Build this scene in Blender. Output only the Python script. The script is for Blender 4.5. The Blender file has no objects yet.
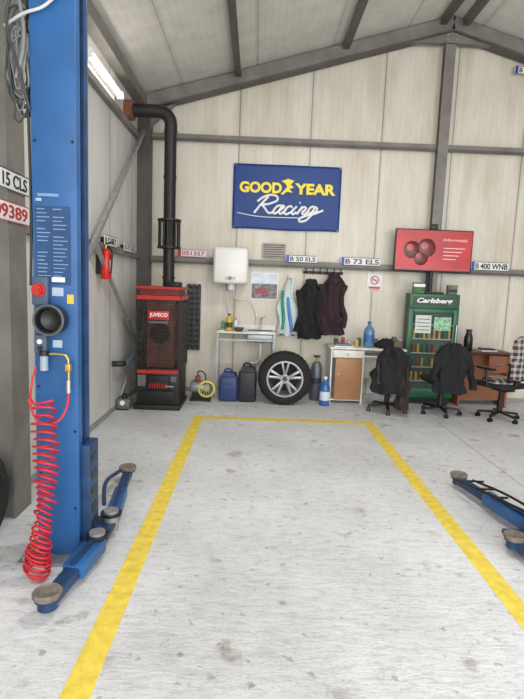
import bpy, bmesh, math, random
from mathutils import Vector, Matrix, Euler
random.seed(4)
SC=bpy.context.scene
COL=SC.collection
try:
    SC.view_settings.view_transform='Standard'; SC.view_settings.look='None'
except Exception: pass
# ---------------------------------------------------------------- materials
def lin(c):
    c=c/255.0
    return c/12.92 if c<=0.04045 else ((c+0.055)/1.055)**2.4
def rgb(t): return (lin(t[0]),lin(t[1]),lin(t[2]),1)
MC={}
def M(name,col=(128,128,128),rough=.5,metal=0.,var=.12,nscale=8.,bump=0.,emit=0.,spec=.5,trans=0.):
    if name in MC: return MC[name]
    m=bpy.data.materials.new(name); m.use_nodes=True
    nt=m.node_tree; b=nt.nodes['Principled BSDF']
    c=rgb(col)
    b.inputs['Roughness'].default_value=rough
    b.inputs['Metallic'].default_value=metal
    b.inputs['Specular IOR Level'].default_value=spec
    if trans: b.inputs['Transmission Weight'].default_value=trans
    tc=nt.nodes.new('ShaderNodeTexCoord'); n=nt.nodes.new('ShaderNodeTexNoise')
    n.inputs['Scale'].default_value=nscale; n.inputs['Detail'].default_value=5
    nt.links.new(tc.outputs['Object'],n.inputs['Vector'])
    r=nt.nodes.new('ShaderNodeValToRGB')
    r.color_ramp.elements[0].position=.3; r.color_ramp.elements[1].position=.7
    r.color_ramp.elements[0].color=(c[0]*(1-var),c[1]*(1-var),c[2]*(1-var),1)
    r.color_ramp.elements[1].color=(min(1,c[0]*(1+var)),min(1,c[1]*(1+var)),min(1,c[2]*(1+var)),1)
    nt.links.new(n.outputs['Fac'],r.inputs['Fac']); nt.links.new(r.outputs['Color'],b.inputs['Base Color'])
    if bump:
        bp=nt.nodes.new('ShaderNodeBump'); bp.inputs['Strength'].default_value=bump; bp.inputs['Distance'].default_value=.02
        nt.links.new(n.outputs['Fac'],bp.inputs['Height']); nt.links.new(bp.outputs['Normal'],b.inputs['Normal'])
    if emit:
        b.inputs['Emission Color'].default_value=c; b.inputs['Emission Strength'].default_value=emit
    MC[name]=m; return m

def wall_mat(name,axis,off,col,jdark=.45,period=1.0,lo=(.80,.76,.68)):
    m=bpy.data.materials.new(name); m.use_nodes=True; nt=m.node_tree; N=nt.nodes; L=nt.links
    b=N['Principled BSDF']; b.inputs['Roughness'].default_value=.42
    tc=N.new('ShaderNodeTexCoord'); sp=N.new('ShaderNodeSeparateXYZ'); L.new(tc.outputs['Object'],sp.inputs[0])
    def mth(op,a,bv=None):
        x=N.new('ShaderNodeMath'); x.operation=op
        if isinstance(a,(int,float)): x.inputs[0].default_value=a
        else: L.new(a,x.inputs[0])
        if bv is not None:
            if isinstance(bv,(int,float)): x.inputs[1].default_value=bv
            else: L.new(bv,x.inputs[1])
        return x.outputs[0]
    u=mth('ADD',sp.outputs[axis],off+50)
    j=mth('PINGPONG',mth('DIVIDE',u,period),.5)
    joint=mth('LESS_THAN',j,.010/period)
    near=mth('LESS_THAN',j,.035/period)
    rib=mth('PINGPONG',mth('MULTIPLY',u,12.5),.5)
    ribl=mth('LESS_THAN',rib,.09)
    mp=N.new('ShaderNodeMapping'); mp.inputs['Scale'].default_value=(2.5,2.5,.6); L.new(tc.outputs['Object'],mp.inputs[0])
    ns=N.new('ShaderNodeTexNoise'); ns.inputs['Scale'].default_value=1.6; ns.inputs['Detail'].default_value=6; ns.inputs['Roughness'].default_value=.6
    L.new(mp.outputs[0],ns.inputs['Vector'])
    cr=N.new('ShaderNodeValToRGB'); c=rgb(col)
    cr.color_ramp.elements[0].position=.28; cr.color_ramp.elements[0].color=(c[0]*lo[0],c[1]*lo[1],c[2]*lo[2],1)
    cr.color_ramp.elements[1].position=.60; cr.color_ramp.elements[1].color=c
    L.new(ns.outputs['Fac'],cr.inputs[0])
    f1=mth('SUBTRACT',1.0,mth('MULTIPLY',joint,jdark)); f2=mth('SUBTRACT',1.0,mth('MULTIPLY',ribl,.05)); f3=mth('SUBTRACT',1.0,mth('MULTIPLY',near,.08))
    f=mth('MULTIPLY',mth('MULTIPLY',f1,f2),f3)
    vm=N.new('ShaderNodeVectorMath'); vm.operation='SCALE'; L.new(cr.outputs[0],vm.inputs[0]); L.new(f,vm.inputs['Scale'])
    L.new(vm.outputs[0],b.inputs['Base Color'])
    bp=N.new('ShaderNodeBump'); bp.inputs['Strength'].default_value=.4; bp.inputs['Distance'].default_value=.01
    L.new(f,bp.inputs['Height']); L.new(bp.outputs[0],b.inputs['Normal'])
    return m

def floor_mat():
    m=bpy.data.materials.new('concrete_floor'); m.use_nodes=True; nt=m.node_tree; N=nt.nodes; L=nt.links
    b=N['Principled BSDF']; b.inputs['Roughness'].default_value=.5
    tc=N.new('ShaderNodeTexCoord')
    def noise(sc,sv=(1,1,1),det=6,ro=.6,rot=0,off=0):
        mp=N.new('ShaderNodeMapping'); mp.inputs['Scale'].default_value=sv; mp.inputs['Rotation'].default_value=(0,0,rot); mp.inputs['Location'].default_value=(off,off*.7,0); L.new(tc.outputs['Object'],mp.inputs[0])
        n=N.new('ShaderNodeTexNoise'); n.inputs['Scale'].default_value=sc; n.inputs['Detail'].default_value=det; n.inputs['Roughness'].default_value=ro
        L.new(mp.outputs[0],n.inputs['Vector']); return n.outputs['Fac']
    def ramp(i,p0,c0,p1,c1):
        r=N.new('ShaderNodeValToRGB'); r.color_ramp.elements[0].position=p0; r.color_ramp.elements[1].position=p1
        r.color_ramp.elements[0].color=c0; r.color_ramp.elements[1].color=c1; L.new(i,r.inputs[0]); return r.outputs[0]
    def mul(a,c):
        x=N.new('ShaderNodeMixRGB'); x.blend_type='MULTIPLY'; x.inputs[0].default_value=1; L.new(a,x.inputs[1]); L.new(c,x.inputs[2]); return x.outputs[0]
    g=lambda v:(v,v,v,1)
    base=ramp(noise(1.1),.3,rgb((202,202,202)),.7,rgb((224,225,226)))
    brush=noise(10,(1,2.2,1),8,.72,.1)
    c=mul(base,ramp(brush,.34,g(.80),.52,g(1)))
    c=mul(c,ramp(noise(4.2,(1,1,1),4,.55),.29,(.64,.61,.57,1),.38,g(1)))
    c=mul(c,ramp(noise(13,(1,1,1),3,.5,0,7.),.30,(.64,.62,.59,1),.35,g(1)))
    c=mul(c,ramp(noise(.8,(1,1,1),5,.6,0,3.),.35,(.87,.865,.85,1),.52,g(1)))
    c=mul(c,ramp(noise(60,(1,1.8,1),4,.7),.33,g(.72),.46,g(1)))
    L.new(c,b.inputs['Base Color'])
    bp=N.new('ShaderNodeBump'); bp.inputs['Strength'].default_value=.6; bp.inputs['Distance'].default_value=.02; L.new(brush,bp.inputs['Height'])
    L.new(bp.outputs[0],b.inputs['Normal'])
    return m
def plaid_mat():
    m=bpy.data.materials.new('plaid_cloth'); m.use_nodes=True; nt=m.node_tree; N=nt.nodes; L=nt.links
    b=N['Principled BSDF']; b.inputs['Roughness'].default_value=.9
    tc=N.new('ShaderNodeTexCoord')
    outs=[]
    for d in ('X','Z'):
        w=N.new('ShaderNodeTexWave'); w.wave_type='BANDS'; w.bands_direction=d; w.inputs['Scale'].default_value=4.2; w.inputs['Distortion'].default_value=.4
        L.new(tc.outputs['Object'],w.inputs[0]); r=N.new('ShaderNodeValToRGB'); r.color_ramp.interpolation='CONSTANT'
        r.color_ramp.elements[0].color=rgb((56,50,50)); r.color_ramp.elements[1].position=.6; r.color_ramp.elements[1].color=rgb((180,170,164)); L.new(w.outputs['Fac'],r.inputs[0]); outs.append(r.outputs[0])
    x=N.new('ShaderNodeMixRGB'); x.inputs[0].default_value=.5; L.new(outs[0],x.inputs[1]); L.new(outs[1],x.inputs[2]); L.new(x.outputs[0],b.inputs['Base Color'])
    return m

# ---------------------------------------------------------------- geometry helpers
CUR=[None]
def G(name,loc=(0,0,0),rz=0):
    e=bpy.data.objects.new(name,None); COL.objects.link(e); e.empty_display_size=.1
    e.location=loc; e.rotation_euler=(0,0,rz); CUR[0]=e; return e
def END(): CUR[0]=None
def mk(name,bm,mat,smooth=False):
    bmesh.ops.recalc_face_normals(bm,faces=bm.faces[:])
    me=bpy.data.meshes.new(name); bm.to_mesh(me); bm.free()
    if smooth:
        for p in me.polygons: p.use_smooth=True
        try: me.set_sharp_from_angle(angle=math.radians(40))
        except Exception: pass
    o=bpy.data.objects.new(name,me); COL.objects.link(o)
    if mat: me.materials.append(mat)
    if CUR[0]: o.parent=CUR[0]
    return o
def box(name,x0,x1,y0,y1,z0,z1,mat,bev=0.,rot=None):
    bm=bmesh.new(); bmesh.ops.create_cube(bm,size=1)
    c=Vector(((x0+x1)/2,(y0+y1)/2,(z0+z1)/2)); s=Vector((x1-x0,y1-y0,z1-z0))
    for v in bm.verts: v.co=Vector((v.co.x*s.x,v.co.y*s.y,v.co.z*s.z))
    if bev: bmesh.ops.bevel(bm,geom=bm.edges[:],offset=min(bev,min(s)*.45),segments=3,affect='EDGES',profile=.5)
    R=Euler(rot).to_matrix() if rot else Matrix.Identity(3)
    for v in bm.verts: v.co=R@v.co+c
    return mk(name,bm,mat,bool(bev))
def frame(d):
    d=d.normalized(); up=Vector((0,0,1)) if abs(d.z)<.95 else Vector((0,1,0))
    a=d.cross(up).normalized(); b=a.cross(d).normalized(); return a,b
def beam(name,p1,p2,w,h,mat,bev=0.):
    p1,p2=Vector(p1),Vector(p2); d=p2-p1; a,b=frame(d)
    bm=bmesh.new(); vs=[]
    for p in (p1,p2):
        vs.append([bm.verts.new(p+a*sx*w/2+b*sz*h/2) for sx,sz in((-1,-1),(1,-1),(1,1),(-1,1))])
    bm.faces.new(vs[0]); bm.faces.new(vs[1][::-1])
    for i in range(4): bm.faces.new([vs[0][i],vs[0][(i+1)%4],vs[1][(i+1)%4],vs[1][i]])
    if bev: bmesh.ops.bevel(bm,geom=bm.edges[:],offset=bev,segments=2,affect='EDGES',profile=.5)
    return mk(name,bm,mat,bool(bev))
def cyl(name,p1,p2,r1,mat,r2=None,seg=24,smooth=True):
    p1,p2=Vector(p1),Vector(p2); r2=r1 if r2 is None else r2; a,b=frame(p2-p1)
    bm=bmesh.new(); R=[]
    for p,r in((p1,r1),(p2,r2)):
        R.append([bm.verts.new(p+a*r*math.cos(t)+b*r*math.sin(t)) for t in [2*math.pi*i/seg for i in range(seg)]])
    bm.faces.new(R[0]); bm.faces.new(R[1][::-1])
    for i in range(seg): bm.faces.new([R[0][i],R[0][(i+1)%seg],R[1][(i+1)%seg],R[1][i]])
    return mk(name,bm,mat,smooth)
def lathe(name,c,axis,prof,mat,seg=32,closed=False):
    c=Vector(c); ax=Vector(axis).normalized(); a,b=frame(ax); bm=bmesh.new(); R=[]
    for r,h in prof:
        if r<1e-5: R.append([bm.verts.new(c+ax*h)])
        else: R.append([bm.verts.new(c+ax*h+a*r*math.cos(2*math.pi*i/seg)+b*r*math.sin(2*math.pi*i/seg)) for i in range(seg)])
    n=len(R)
    for k in range(n if closed else n-1):
        A,B=R[k],R[(k+1)%n]
        for i in range(seg):
            j=(i+1)%seg
            if len(A)==1 and len(B)==1: continue
            if len(A)==1: bm.faces.new([A[0],B[i],B[j]])
            elif len(B)==1: bm.faces.new([A[i],A[j],B[0]])
            else: bm.faces.new([A[i],A[j],B[j],B[i]])
    return mk(name,bm,mat,True)
def rings(name,rs,mat,seg=28,fold=0.,nf=7,ph=0.):
    bm=bmesh.new(); R=[]
    for k,(cx,cy,cz,rx,ry) in enumerate(rs):
        ring=[]
        for i in range(seg):
            t=2*math.pi*i/seg
            f=1+fold*math.sin(nf*t+ph+k*.35)+fold*.6*math.sin(3*t+k*.8+ph)
            ring.append(bm.verts.new((cx+rx*math.cos(t)*(1+(f-1)*.35),cy+ry*math.sin(t)*f,cz+fold*.05*math.sin(5*t+ph))))
        R.append(ring)
    bm.faces.new(R[0][::-1]); bm.faces.new(R[-1])
    for k in range(len(R)-1):
        for i in range(seg): bm.faces.new([R[k][i],R[k][(i+1)%seg],R[k+1][(i+1)%seg],R[k+1][i]])
    return mk(name,bm,mat,True)
def conv(name,cu,mat):
    o=bpy.data.objects.new('t_'+name,cu); COL.objects.link(o)
    bpy.context.view_layer.update()
    dg=bpy.context.evaluated_depsgraph_get()
    me=bpy.data.meshes.new_from_object(o.evaluated_get(dg)); bpy.data.objects.remove(o)
    me.name=name; me.materials.clear(); me.materials.append(mat)
    n=bpy.data.objects.new(name,me); COL.objects.link(n)
    if CUR[0]: n.parent=CUR[0]
    return n
def tube(name,pts,r,mat,cyc=False,res=6,bres=4,smooth=True):
    cu=bpy.data.curves.new('c_'+name,'CURVE'); cu.dimensions='3D'; cu.bevel_depth=r; cu.bevel_resolution=bres; cu.use_fill_caps=True; cu.resolution_u=res
    if smooth and len(pts)>2:
        s=cu.splines.new('BEZIER'); s.bezier_points.add(len(pts)-1)
        for bp,p in zip(s.bezier_points,pts): bp.co=p; bp.handle_left_type=bp.handle_right_type='AUTO'
    else:
        s=cu.splines.new('POLY'); s.points.add(len(pts)-1)
        for bp,p in zip(s.points,pts): bp.co=(*p,1)
    s.use_cyclic_u=cyc
    n=conv(name,cu,mat)
    for p in n.data.polygons: p.use_smooth=True
    return n
def text(name,s,x0,x1,z0,z1,y,mat,shear=0.,bold=0.,plane='XZ',ext=.02):
    cu=bpy.data.curves.new('f_'+name,'FONT'); cu.body=s; cu.shear=shear; cu.offset=bold; cu.extrude=ext
    n=conv(name,cu,mat)
    vs=n.data.vertices
    ax=[v.co.x for v in vs]; ay=[v.co.y for v in vs]
    mx,Mx,my,My=min(ax),max(ax),min(ay),max(ay)
    for v in vs:
        u=(v.co.x-mx)/(Mx-mx); w=(v.co.y-my)/(My-my); d=.0015 if v.co.z<=0 else -.0015
        if plane=='XZ': v.co=(x0+u*(x1-x0),y+d,z0+w*(z1-z0))
        else: v.co=(y-d,x0+u*(x1-x0),z0+w*(z1-z0))
    return n
def poly(name,pts,thick,mat,smooth=False):
    bm=bmesh.new(); y,t=thick
    A=[bm.verts.new((p[0],y,p[1])) for p in pts]; B=[bm.verts.new((p[0],y+t,p[1])) for p in pts]
    bm.faces.new(A); bm.faces.new(B[::-1]); n=len(pts)
    for i in range(n): bm.faces.new([A[i],A[(i+1)%n],B[(i+1)%n],B[i]])
    return mk(name,bm,mat,smooth)

# palette
steel=M('steel_frame_grey',(122,118,112),.55,.2,.2,4)
steeld=M('steel_frame_dark',(90,87,83),.55,.2,.2,4)
blue=M('lift_blue_paint',(34,86,140),.42,0,.18,5)
blued=M('lift_blue_dark',(24,56,94),.5,0,.35,10)
black=M('black_plastic',(22,22,24),.45,0,.2,20)
blackm=M('black_metal',(30,30,32),.4,.3,.2,20)
rubber=M('rubber',(28,28,29),.85,0,.2,30,.2)
white=M('white_enamel',(226,225,220),.3,0,.03,5)
whitep=M('white_plate',(224,224,224),.45,0,.04,8)
red=M('red_paint',(176,34,28),.4,0,.15,12)
chrome=M('bright_metal',(190,190,192),.28,.9,.08,12)
brass=M('brass',(190,160,90),.35,.8,.1,12)
galv=M('galvanised',(160,162,162),.45,.6,.15,12)

# ---------------------------------------------------------------- room
XL,XR,YB,YF=-1.70,6.70,7.40,-2.0
RX,ZE,ZR=2.5,4.08,5.27
MB=wall_mat('sandwich_panel_back',0,.32,(213,207,194))
ML=wall_mat('sandwich_panel_side',1,.1,(208,206,201),lo=(.82,.80,.76))
MCe=wall_mat('roof_panel',0,.1,(212,209,202),.25,1.0,lo=(.85,.83,.80))
FM=floor_mat()
box('floor',XL-.2,XR+.2,YF-5,YB+.2,-.15,0,FM)
poly('wall_back',[(XL,0),(XR,0),(XR,ZE),(RX,ZR),(XL,ZE)],(YB,.1),MB)
box('wall_left',XL-.1,XL,YF,YB+.1,0,ZE,ML)
box('wall_right',XR,XR+.1,YF,YB+.1,0,ZE,ML)
bm=bmesh.new()
for a,bz,c,dz in ((XL-.1,ZE-.03,RX,ZR),(RX,ZR,XR+.1,ZE-.03)):
    v=[bm.verts.new(p) for p in((a,YF,bz),(c,YF,dz),(c,YB+.1,dz),(a,YB+.1,bz),(a,YF,bz+.1),(c,YF,dz+.1),(c,YB+.1,dz+.1),(a,YB+.1,bz+.1))]
    for f in((0,1,2,3),(4,7,6,5),(0,4,5,1),(1,5,6,2),(2,6,7,3),(3,7,4,0)): bm.faces.new([v[i] for i in f])
mk('ceiling',bm,MCe)
def roofz(x): return ZE+(ZR-ZE)*(x-XL)/(RX-XL) if x<RX else ZR-(ZR-ZE)*(x-RX)/(XR-RX)
G('roof_truss_frame')
for nm,yy in (('rear',YB-.13),('mid',1.9)):
    hh=.16
    beam('rafter_l_'+nm,(XL,yy,ZE-hh*.62),(RX,yy,ZR-hh*.62),.14,hh,steel)
    beam('rafter_r_'+nm,(RX,yy,ZR-hh*.62),(XR,yy,ZE-hh*.62),.14,hh,steel)
    beam('rafter_flange_l_'+nm,(XL,yy,ZE-.20),(RX,yy,ZR-.20),.18,.02,steeld)
    beam('rafter_flange_r_'+nm,(RX,yy,ZR-.20),(XR,yy,ZE-.20),.18,.02,steeld)
    poly('apex_haunch_'+nm,[(RX-.55,ZR-.36),(RX,ZR-.34),(RX+.55,ZR-.36),(RX,ZR-.18)],(yy-.04,.08),steel)
    for i in range(4): cyl(f'apex_bolt_{nm}_{i}',(RX-.06+.12*(i%2),yy-.05,ZR-.3+.06*(i//2)),(RX-.06+.12*(i%2),yy-.04,ZR-.3+.06*(i//2)),.014,galv,seg=6)
poly('haunch_corner',[(XL,ZE-.2),(XL+.5,ZE-.09),(XL+.2,ZE-.35),(XL,ZE-.7)],(YB-.17,.08),steel)
for i,x in enumerate((-.36,1.07,2.35,2.65,3.95,5.3)):
    z=roofz(x)-.045
    box(f'purlin_{i}',x-.035,x+.035,YF,YB-.02,z-.04,z+.05,steel)
    box(f'purlin_lip_{i}',x-.035,x+.05,YF,YB-.02,z-.05,z-.04,steeld)
box('eave_beam_left',XL,XL+.13,YF,YB-.02,ZE-.16,ZE-.02,steel)
box('eave_beam_right',XR-.13,XR,YF,YB-.02,ZE-.16,ZE-.02,steel)
END()
G('wall_frame_columns')
box('column_corner',XL,XL+.17,YB-.2,YB,0,ZE-.2,steeld)
box('column_mid',2.45,2.55,YB-.14,YB,0,ZR-.35,steeld)
box('column_mid_flange',2.43,2.57,YB-.155,YB-.14,0,ZR-.35,steel)
box('column_side',XL,XL+.14,3.22,3.42,0,ZE-.16,steel)
box('column_side_flange_a',XL+.14,XL+.155,3.2,3.44,0,ZE-.16,steel)
box('column_side_near',XL,XL+.14,-.2,0,0,ZE-.16,steel)
END()
G('wall_girts')
for z in (1.92,3.60):
    box(f'girt_back_{z}',XL+.17,XR,YB-.07,YB,z-.04,z+.04,steel)
    box(f'girt_back_lip_{z}',XL+.17,XR,YB-.085,YB-.07,z-.055,z-.02,steeld)
box('girt_left',XL,XL+.06,YF,YB-.2,1.90,1.98,steel)
box('girt_left_upper',XL,XL+.06,YF,YB-.2,3.48,3.55,steel)
box('girt_right',XR-.06,XR,YF,YB,1.9,1.98,steel)
END()
G('wall_bracing')
beam('brace_upper',(XL+.09,7.2,3.62),(XL+.09,4.6,1.6),.04,.05,galv)
beam('brace_lower',(XL+.09,5.1,1.95),(XL+.09,7.15,.55),.035,.04,galv)
END()
box('baseboard_back',XL,XR,YB-.012,YB,0,.06,galv)
box('baseboard_left',XL,XL+.012,YF,YB,0,.06,galv)

yel=M('yellow_floor_paint',(224,198,76),.6,0,.16,18)
G('floor_marking_lines')
box('line_left',-.70,-.585,-2,5.98,0,.002,yel)
box('line_right',1.345,1.46,-2,5.98,0,.002,yel)
box('line_end',-.585,1.345,5.86,5.98,0,.002,yel)
END()
G('floor_slab_seams')
sm=M('seam_dark',(150,147,142),.9,0,.3,20)
box('seam_across',XL,XR,6.55,6.558,0,.0012,sm)
box('seam_along',2.3,2.308,-3,7.3,0,.0012,sm)
END()

# ---------------------------------------------------------------- two-post lift
def pad(n,x,y):
    cyl(n+'_screw',(x,y,.03),(x,y,.09),.03,galv)
    cyl(n+'_base',(x,y,.085),(x,y,.10),.06,blued)
    lathe(n+'_rubber',(x,y,.098),(0,0,1),[(0,0),(.064,0),(.068,.008),(.068,.024),(.062,.03),(.05,.024),(0,.022)],M('pad_rubber_dusty',(114,105,94),.8,0,.35,25,.3))
def arm(n,p,q,w=.11):
    p,q=Vector(p),Vector(q); m=p.lerp(q,.55)
    beam(n+'_outer',p,m,w,.075,blue,.006); beam(n+'_inner',p.lerp(q,.45),q,w*.72,.05,blued,.004)
    beam(n+'_edge',p+Vector((0,0,.045)),m+Vector((0,0,.045)),w*.25,.02,blued)
    cyl(n+'_end',(q.x,q.y,q.z-.03),(q.x,q.y,q.z+.03),w*.42,blued)
    cyl(n+'_pivot',(p.x,p.y,p.z-.06),(p.x,p.y,p.z+.07),.045,galv)
    cyl(n+'_gear',(p.x,p.y,p.z+.04),(p.x,p.y,p.z+.055),.065,blackm,seg=20,smooth=False)
    pad(n+'_pad',q.x,q.y)
def lift(x0,x1,side):
    yb,yf=2.94,2.75
    box('base_plate',x0-.08,x1+.08,yf-.10,yb+.12,0,.018,galv)
    xi=x1 if side>0 else x0
    box('front_flange',x0,x1,yf,yf+.02,.018,3.4,blue,.004)
    box('rear_flange',x0,x1,yb-.02,yb,.018,3.4,blue,.004)
    xo=(x0,x0+.02) if side>0 else (x1-.02,x1)
    box('web',xo[0],xo[1],yf+.02,yb-.02,.018,3.4,blue)
    l=(x1-.018,x1) if side>0 else (x0,x0+.018)
    box('lip_front',l[0],l[1],yf+.02,yf+.06,.018,3.4,blue)
    box('lip_rear',l[0],l[1],yb-.07,yb-.02,.018,3.4,blued)
    box('inner_carriage',x0+.03,x1-.03,yf+.04,yb-.03,.05,.75,blued)
    cyl('lead_screw',((x0+x1)/2,yf+.1,.75),((x0+x1)/2,yf+.1,3.35),.025,galv)
    box('top_cap',x0-.03,x1+.03,yf-.03,yb+.03,3.4,3.5,blued,.01)
    box('carriage_shoe',min(xi,xi+side*.05),max(xi,xi+side*.05),yf+.03,yb,.05,.66,blued,.005)
    for k in range(5): box(f'carriage_slot_{k}',min(xi+side*.045,xi+side*.054),max(xi+side*.045,xi+side*.054),yf+.07,yb-.05,.15+.1*k,.19+.1*k,blackm)
    box('carriage_yoke',min(xi,xi+side*.14),max(xi,xi+side*.14),yf-.02,yb+.14,.07,.10,blued,.004)
    for a in (0,1,2,3):
        X=x0-.05 if a%2 else x1+.05; Y_=yf-.07 if a<2 else yb+.09
        cyl(f'anchor_bolt_{a}',(X,Y_,.018),(X,Y_,.045),.012,galv,seg=6,smooth=False)
G('two_post_car_lift')
lift(-1.20,-.965,1)
arm('arm_front',(-.86,2.74,.10),(-.94,2.24,.07))
arm('arm_rear',(-.86,3.02,.10),(-.98,3.90,.07),.085)
tube('arm_rear_rod',[(-.93,3.1,.17),(-1.02,3.45,.17),(-1.02,3.8,.12)],.014,blued)
fy=2.75
lab=M('label_dark_blue',(26,62,106),.4); labw=M('label_print',(110,144,176),.5)
box('label_panel',-1.185,-1.0,fy-.004,fy,1.56,1.97,lab)
k=0
for r in range(18):
    z=1.955-r*.0205
    for a,b in ((-1.175,-1.10),(-1.09,-1.012)):
        if random.random()<.85:
            w=(b-a)*random.uniform(.5,1); box(f'label_row_{k}',a,a+w,fy-.006,fy-.004,z-.0026,z+.0026,labw); k+=1
box('label_small_plate',-1.10,-1.03,fy-.006,fy,1.575,1.60,whitep)
box('label_upper',-1.17,-1.06,fy-.004,fy,2.02,2.035,labw)
box('switch_box',-1.195,-1.11,fy-.04,fy,1.45,1.60,M('grey_enclosure',(60,80,104),.5),.006)
cyl('switch_disc',(-1.155,fy-.052,1.53),(-1.155,fy-.04,1.53),.036,red)
cyl('switch_knob',(-1.155,fy-.075,1.53),(-1.155,fy-.05,1.53),.027,red)
beam('switch_grip',(-1.175,fy-.08,1.53),(-1.135,fy-.08,1.53),.016,.016,red)
box('sticker_motor',-1.10,-1.04,fy-.004,fy,1.50,1.545,M('sticker_grey',(160,176,190),.5))
box('sticker_low',-1.10,-1.05,fy-.004,fy,1.22,1.26,M('sticker_grey'))
box('sticker_yellow',-1.02,-.985,fy-.004,fy,1.46,1.51,M('sticker_yellow',(200,176,60),.5))
box('sticker_capacity',-1.18,-1.15,fy-.004,fy,1.995,2.01,M('sticker_grey'))
for i,(xx,zz) in enumerate(((-1.18,2.3),(-.985,2.3),(-1.18,1.0),(-.985,.75),(-1.18,.5),(-.985,.3))): cyl(f'panel_screw_{i}',(xx,fy-.006,zz),(xx,fy,zz),.007,blackm,seg=8)
lathe('horn_housing',(-1.085,fy,1.375),(0,-1,0),[(0,0),(.07,0),(.078,.02),(.078,.075),(.084,.085),(.084,.1),(.066,.1),(.058,.055),(.03,.035),(0,.035)],black)
tube('horn_rim',[(-1.085+.078*math.cos(2*math.pi*i/12),fy-.1,1.375+.078*math.sin(2*math.pi*i/12)) for i in range(12)],.005,M('rim_grey',(84,88,94),.4),cyc=True)
box('button_box',-1.185,-1.12,fy-.045,fy,1.19,1.29,M('button_box_grey',(70,86,104),.5),.006)
cyl('button_white',(-1.152,fy-.055,1.255),(-1.152,fy-.045,1.255),.013,whitep)
cyl('button_black',(-1.152,fy-.055,1.22),(-1.152,fy-.045,1.22),.013,black)
cyl('air_filter_cup',(-1.13,fy-.05,1.10),(-1.13,fy-.05,1.18),.021,M('milky_cup',(150,164,176),.3))
cyl('air_filter_head',(-1.13,fy-.05,1.18),(-1.13,fy-.05,1.205),.026,blackm)
tube('valve_pipe',[(-1.10,fy-.05,1.19),(-1.05,fy-.05,1.19),(-1.01,fy-.05,1.18),(-1.0,fy-.05,1.12),(-1.0,fy-.05,1.0)],.007,brass)
box('valve_body',-1.015,-.985,fy-.065,fy-.035,1.10,1.14,brass,.004)
cyl('valve_quick',(-1.0,fy-.05,.98),(-1.0,fy-.05,1.05),.012,chrome)
rh=M('red_air_hose',(190,34,46),.35,0,.08,8)
pts=[(-1.17,fy-.06,1.12),(-1.19,fy-.08,1.0),(-1.16,fy-.12,.93)]
N=30; seg=12
for i in range(N*seg):
    t=i/(N*seg)
    cx=-1.112+.02*math.sin(t*5)+.02*t; cy=fy-.12-.11*t
    z=.92-.90*(1-(1-t)**1.5)+.02
    rr=.050+.012*math.sin(t*9)+.006*math.sin(i*.21)
    a=2*math.pi*i/seg
    pts.append((cx+rr*math.cos(a)+.006*math.sin(i*.13),cy+rr*.75*math.sin(a),max(.012,z+.022*math.cos(a+1+t*3))))
tube('air_hose_coil',pts,.0060,rh,res=2,bres=2)
tube('air_hose_upper',[(-1.0,fy-.05,.98),(-1.0,fy-.09,.9),(-1.05,fy-.12,.83),(-1.13,fy-.13,.84),(-1.19,fy-.11,.95)],.0065,rh)
cab=M('grey_cable',(122,123,121),.5); cabd=M('dark_cable',(56,58,60),.5)
for j in range(12):
    pts=[]
    rz_=.20+.05*math.sin(j*2.1); rx_=.05*(1+.35*math.sin(j*1.3))
    for i in range(10):
        a=2*math.pi*i/10+j
        pts.append((-1.262+rx_*math.cos(a)+.02*math.sin(a*2+j),fy+.02+.012*(j%5)+.02*math.sin(a+j),2.74+rz_*math.sin(a)-.015*(j%8)))
    tube(f'cable_loop_{j}',pts,.0060 if j%3 else .004,cabd if j%3==1 else cab,cyc=True,res=4,bres=2)
tube('cable_run',[(-1.24,fy+.05,3.35),(-1.30,fy+.04,3.1),(-1.24,fy,2.95),(-1.22,fy-.02,2.75),(-1.27,fy,2.6)],.010,cab)
tube('cable_run_b',[(-1.20,fy+.0,3.4),(-1.22,fy-.02,3.1),(-1.30,fy-.02,2.9),(-1.24,fy-.02,2.62),(-1.20,fy-.01,2.45)],.008,cabd)
tube('cable_cross',[(-1.33,fy+.02,2.86),(-1.22,fy-.02,2.90),(-1.10,fy-.02,2.95),(-1.0,fy-.01,3.1),(-.98,fy-.01,3.4)],.008,M('white_cable',(190,192,192),.4))
tube('cable_black',[(-1.215,fy+.03,3.3),(-1.22,fy+.02,2.6),(-1.215,fy+.02,1.9),(-1.215,fy,1.55)],.007,black)
END()
G('two_post_car_lift.001')
lift(1.78,2.015,-1)
arm('arm_rear',(1.86,3.10,.10),(1.72,3.98,.07))
arm('arm_front',(1.90,2.62,.10),(1.66,2.95,.07))
tube('arm_rod_a',[(1.84,3.2,.17),(1.70,3.5,.17),(1.63,3.85,.12)],.009,blackm)
tube('arm_rod_b',[(1.92,3.2,.17),(1.86,3.5,.16),(1.78,3.85,.12)],.009,blackm)
for i in range(3): beam(f'arm_rod_cross_{i}',(1.70+.02*i,3.75-.15*i,.15),(1.82+.02*i,3.75-.15*i,.15),.012,.012,blackm)
END()

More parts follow.
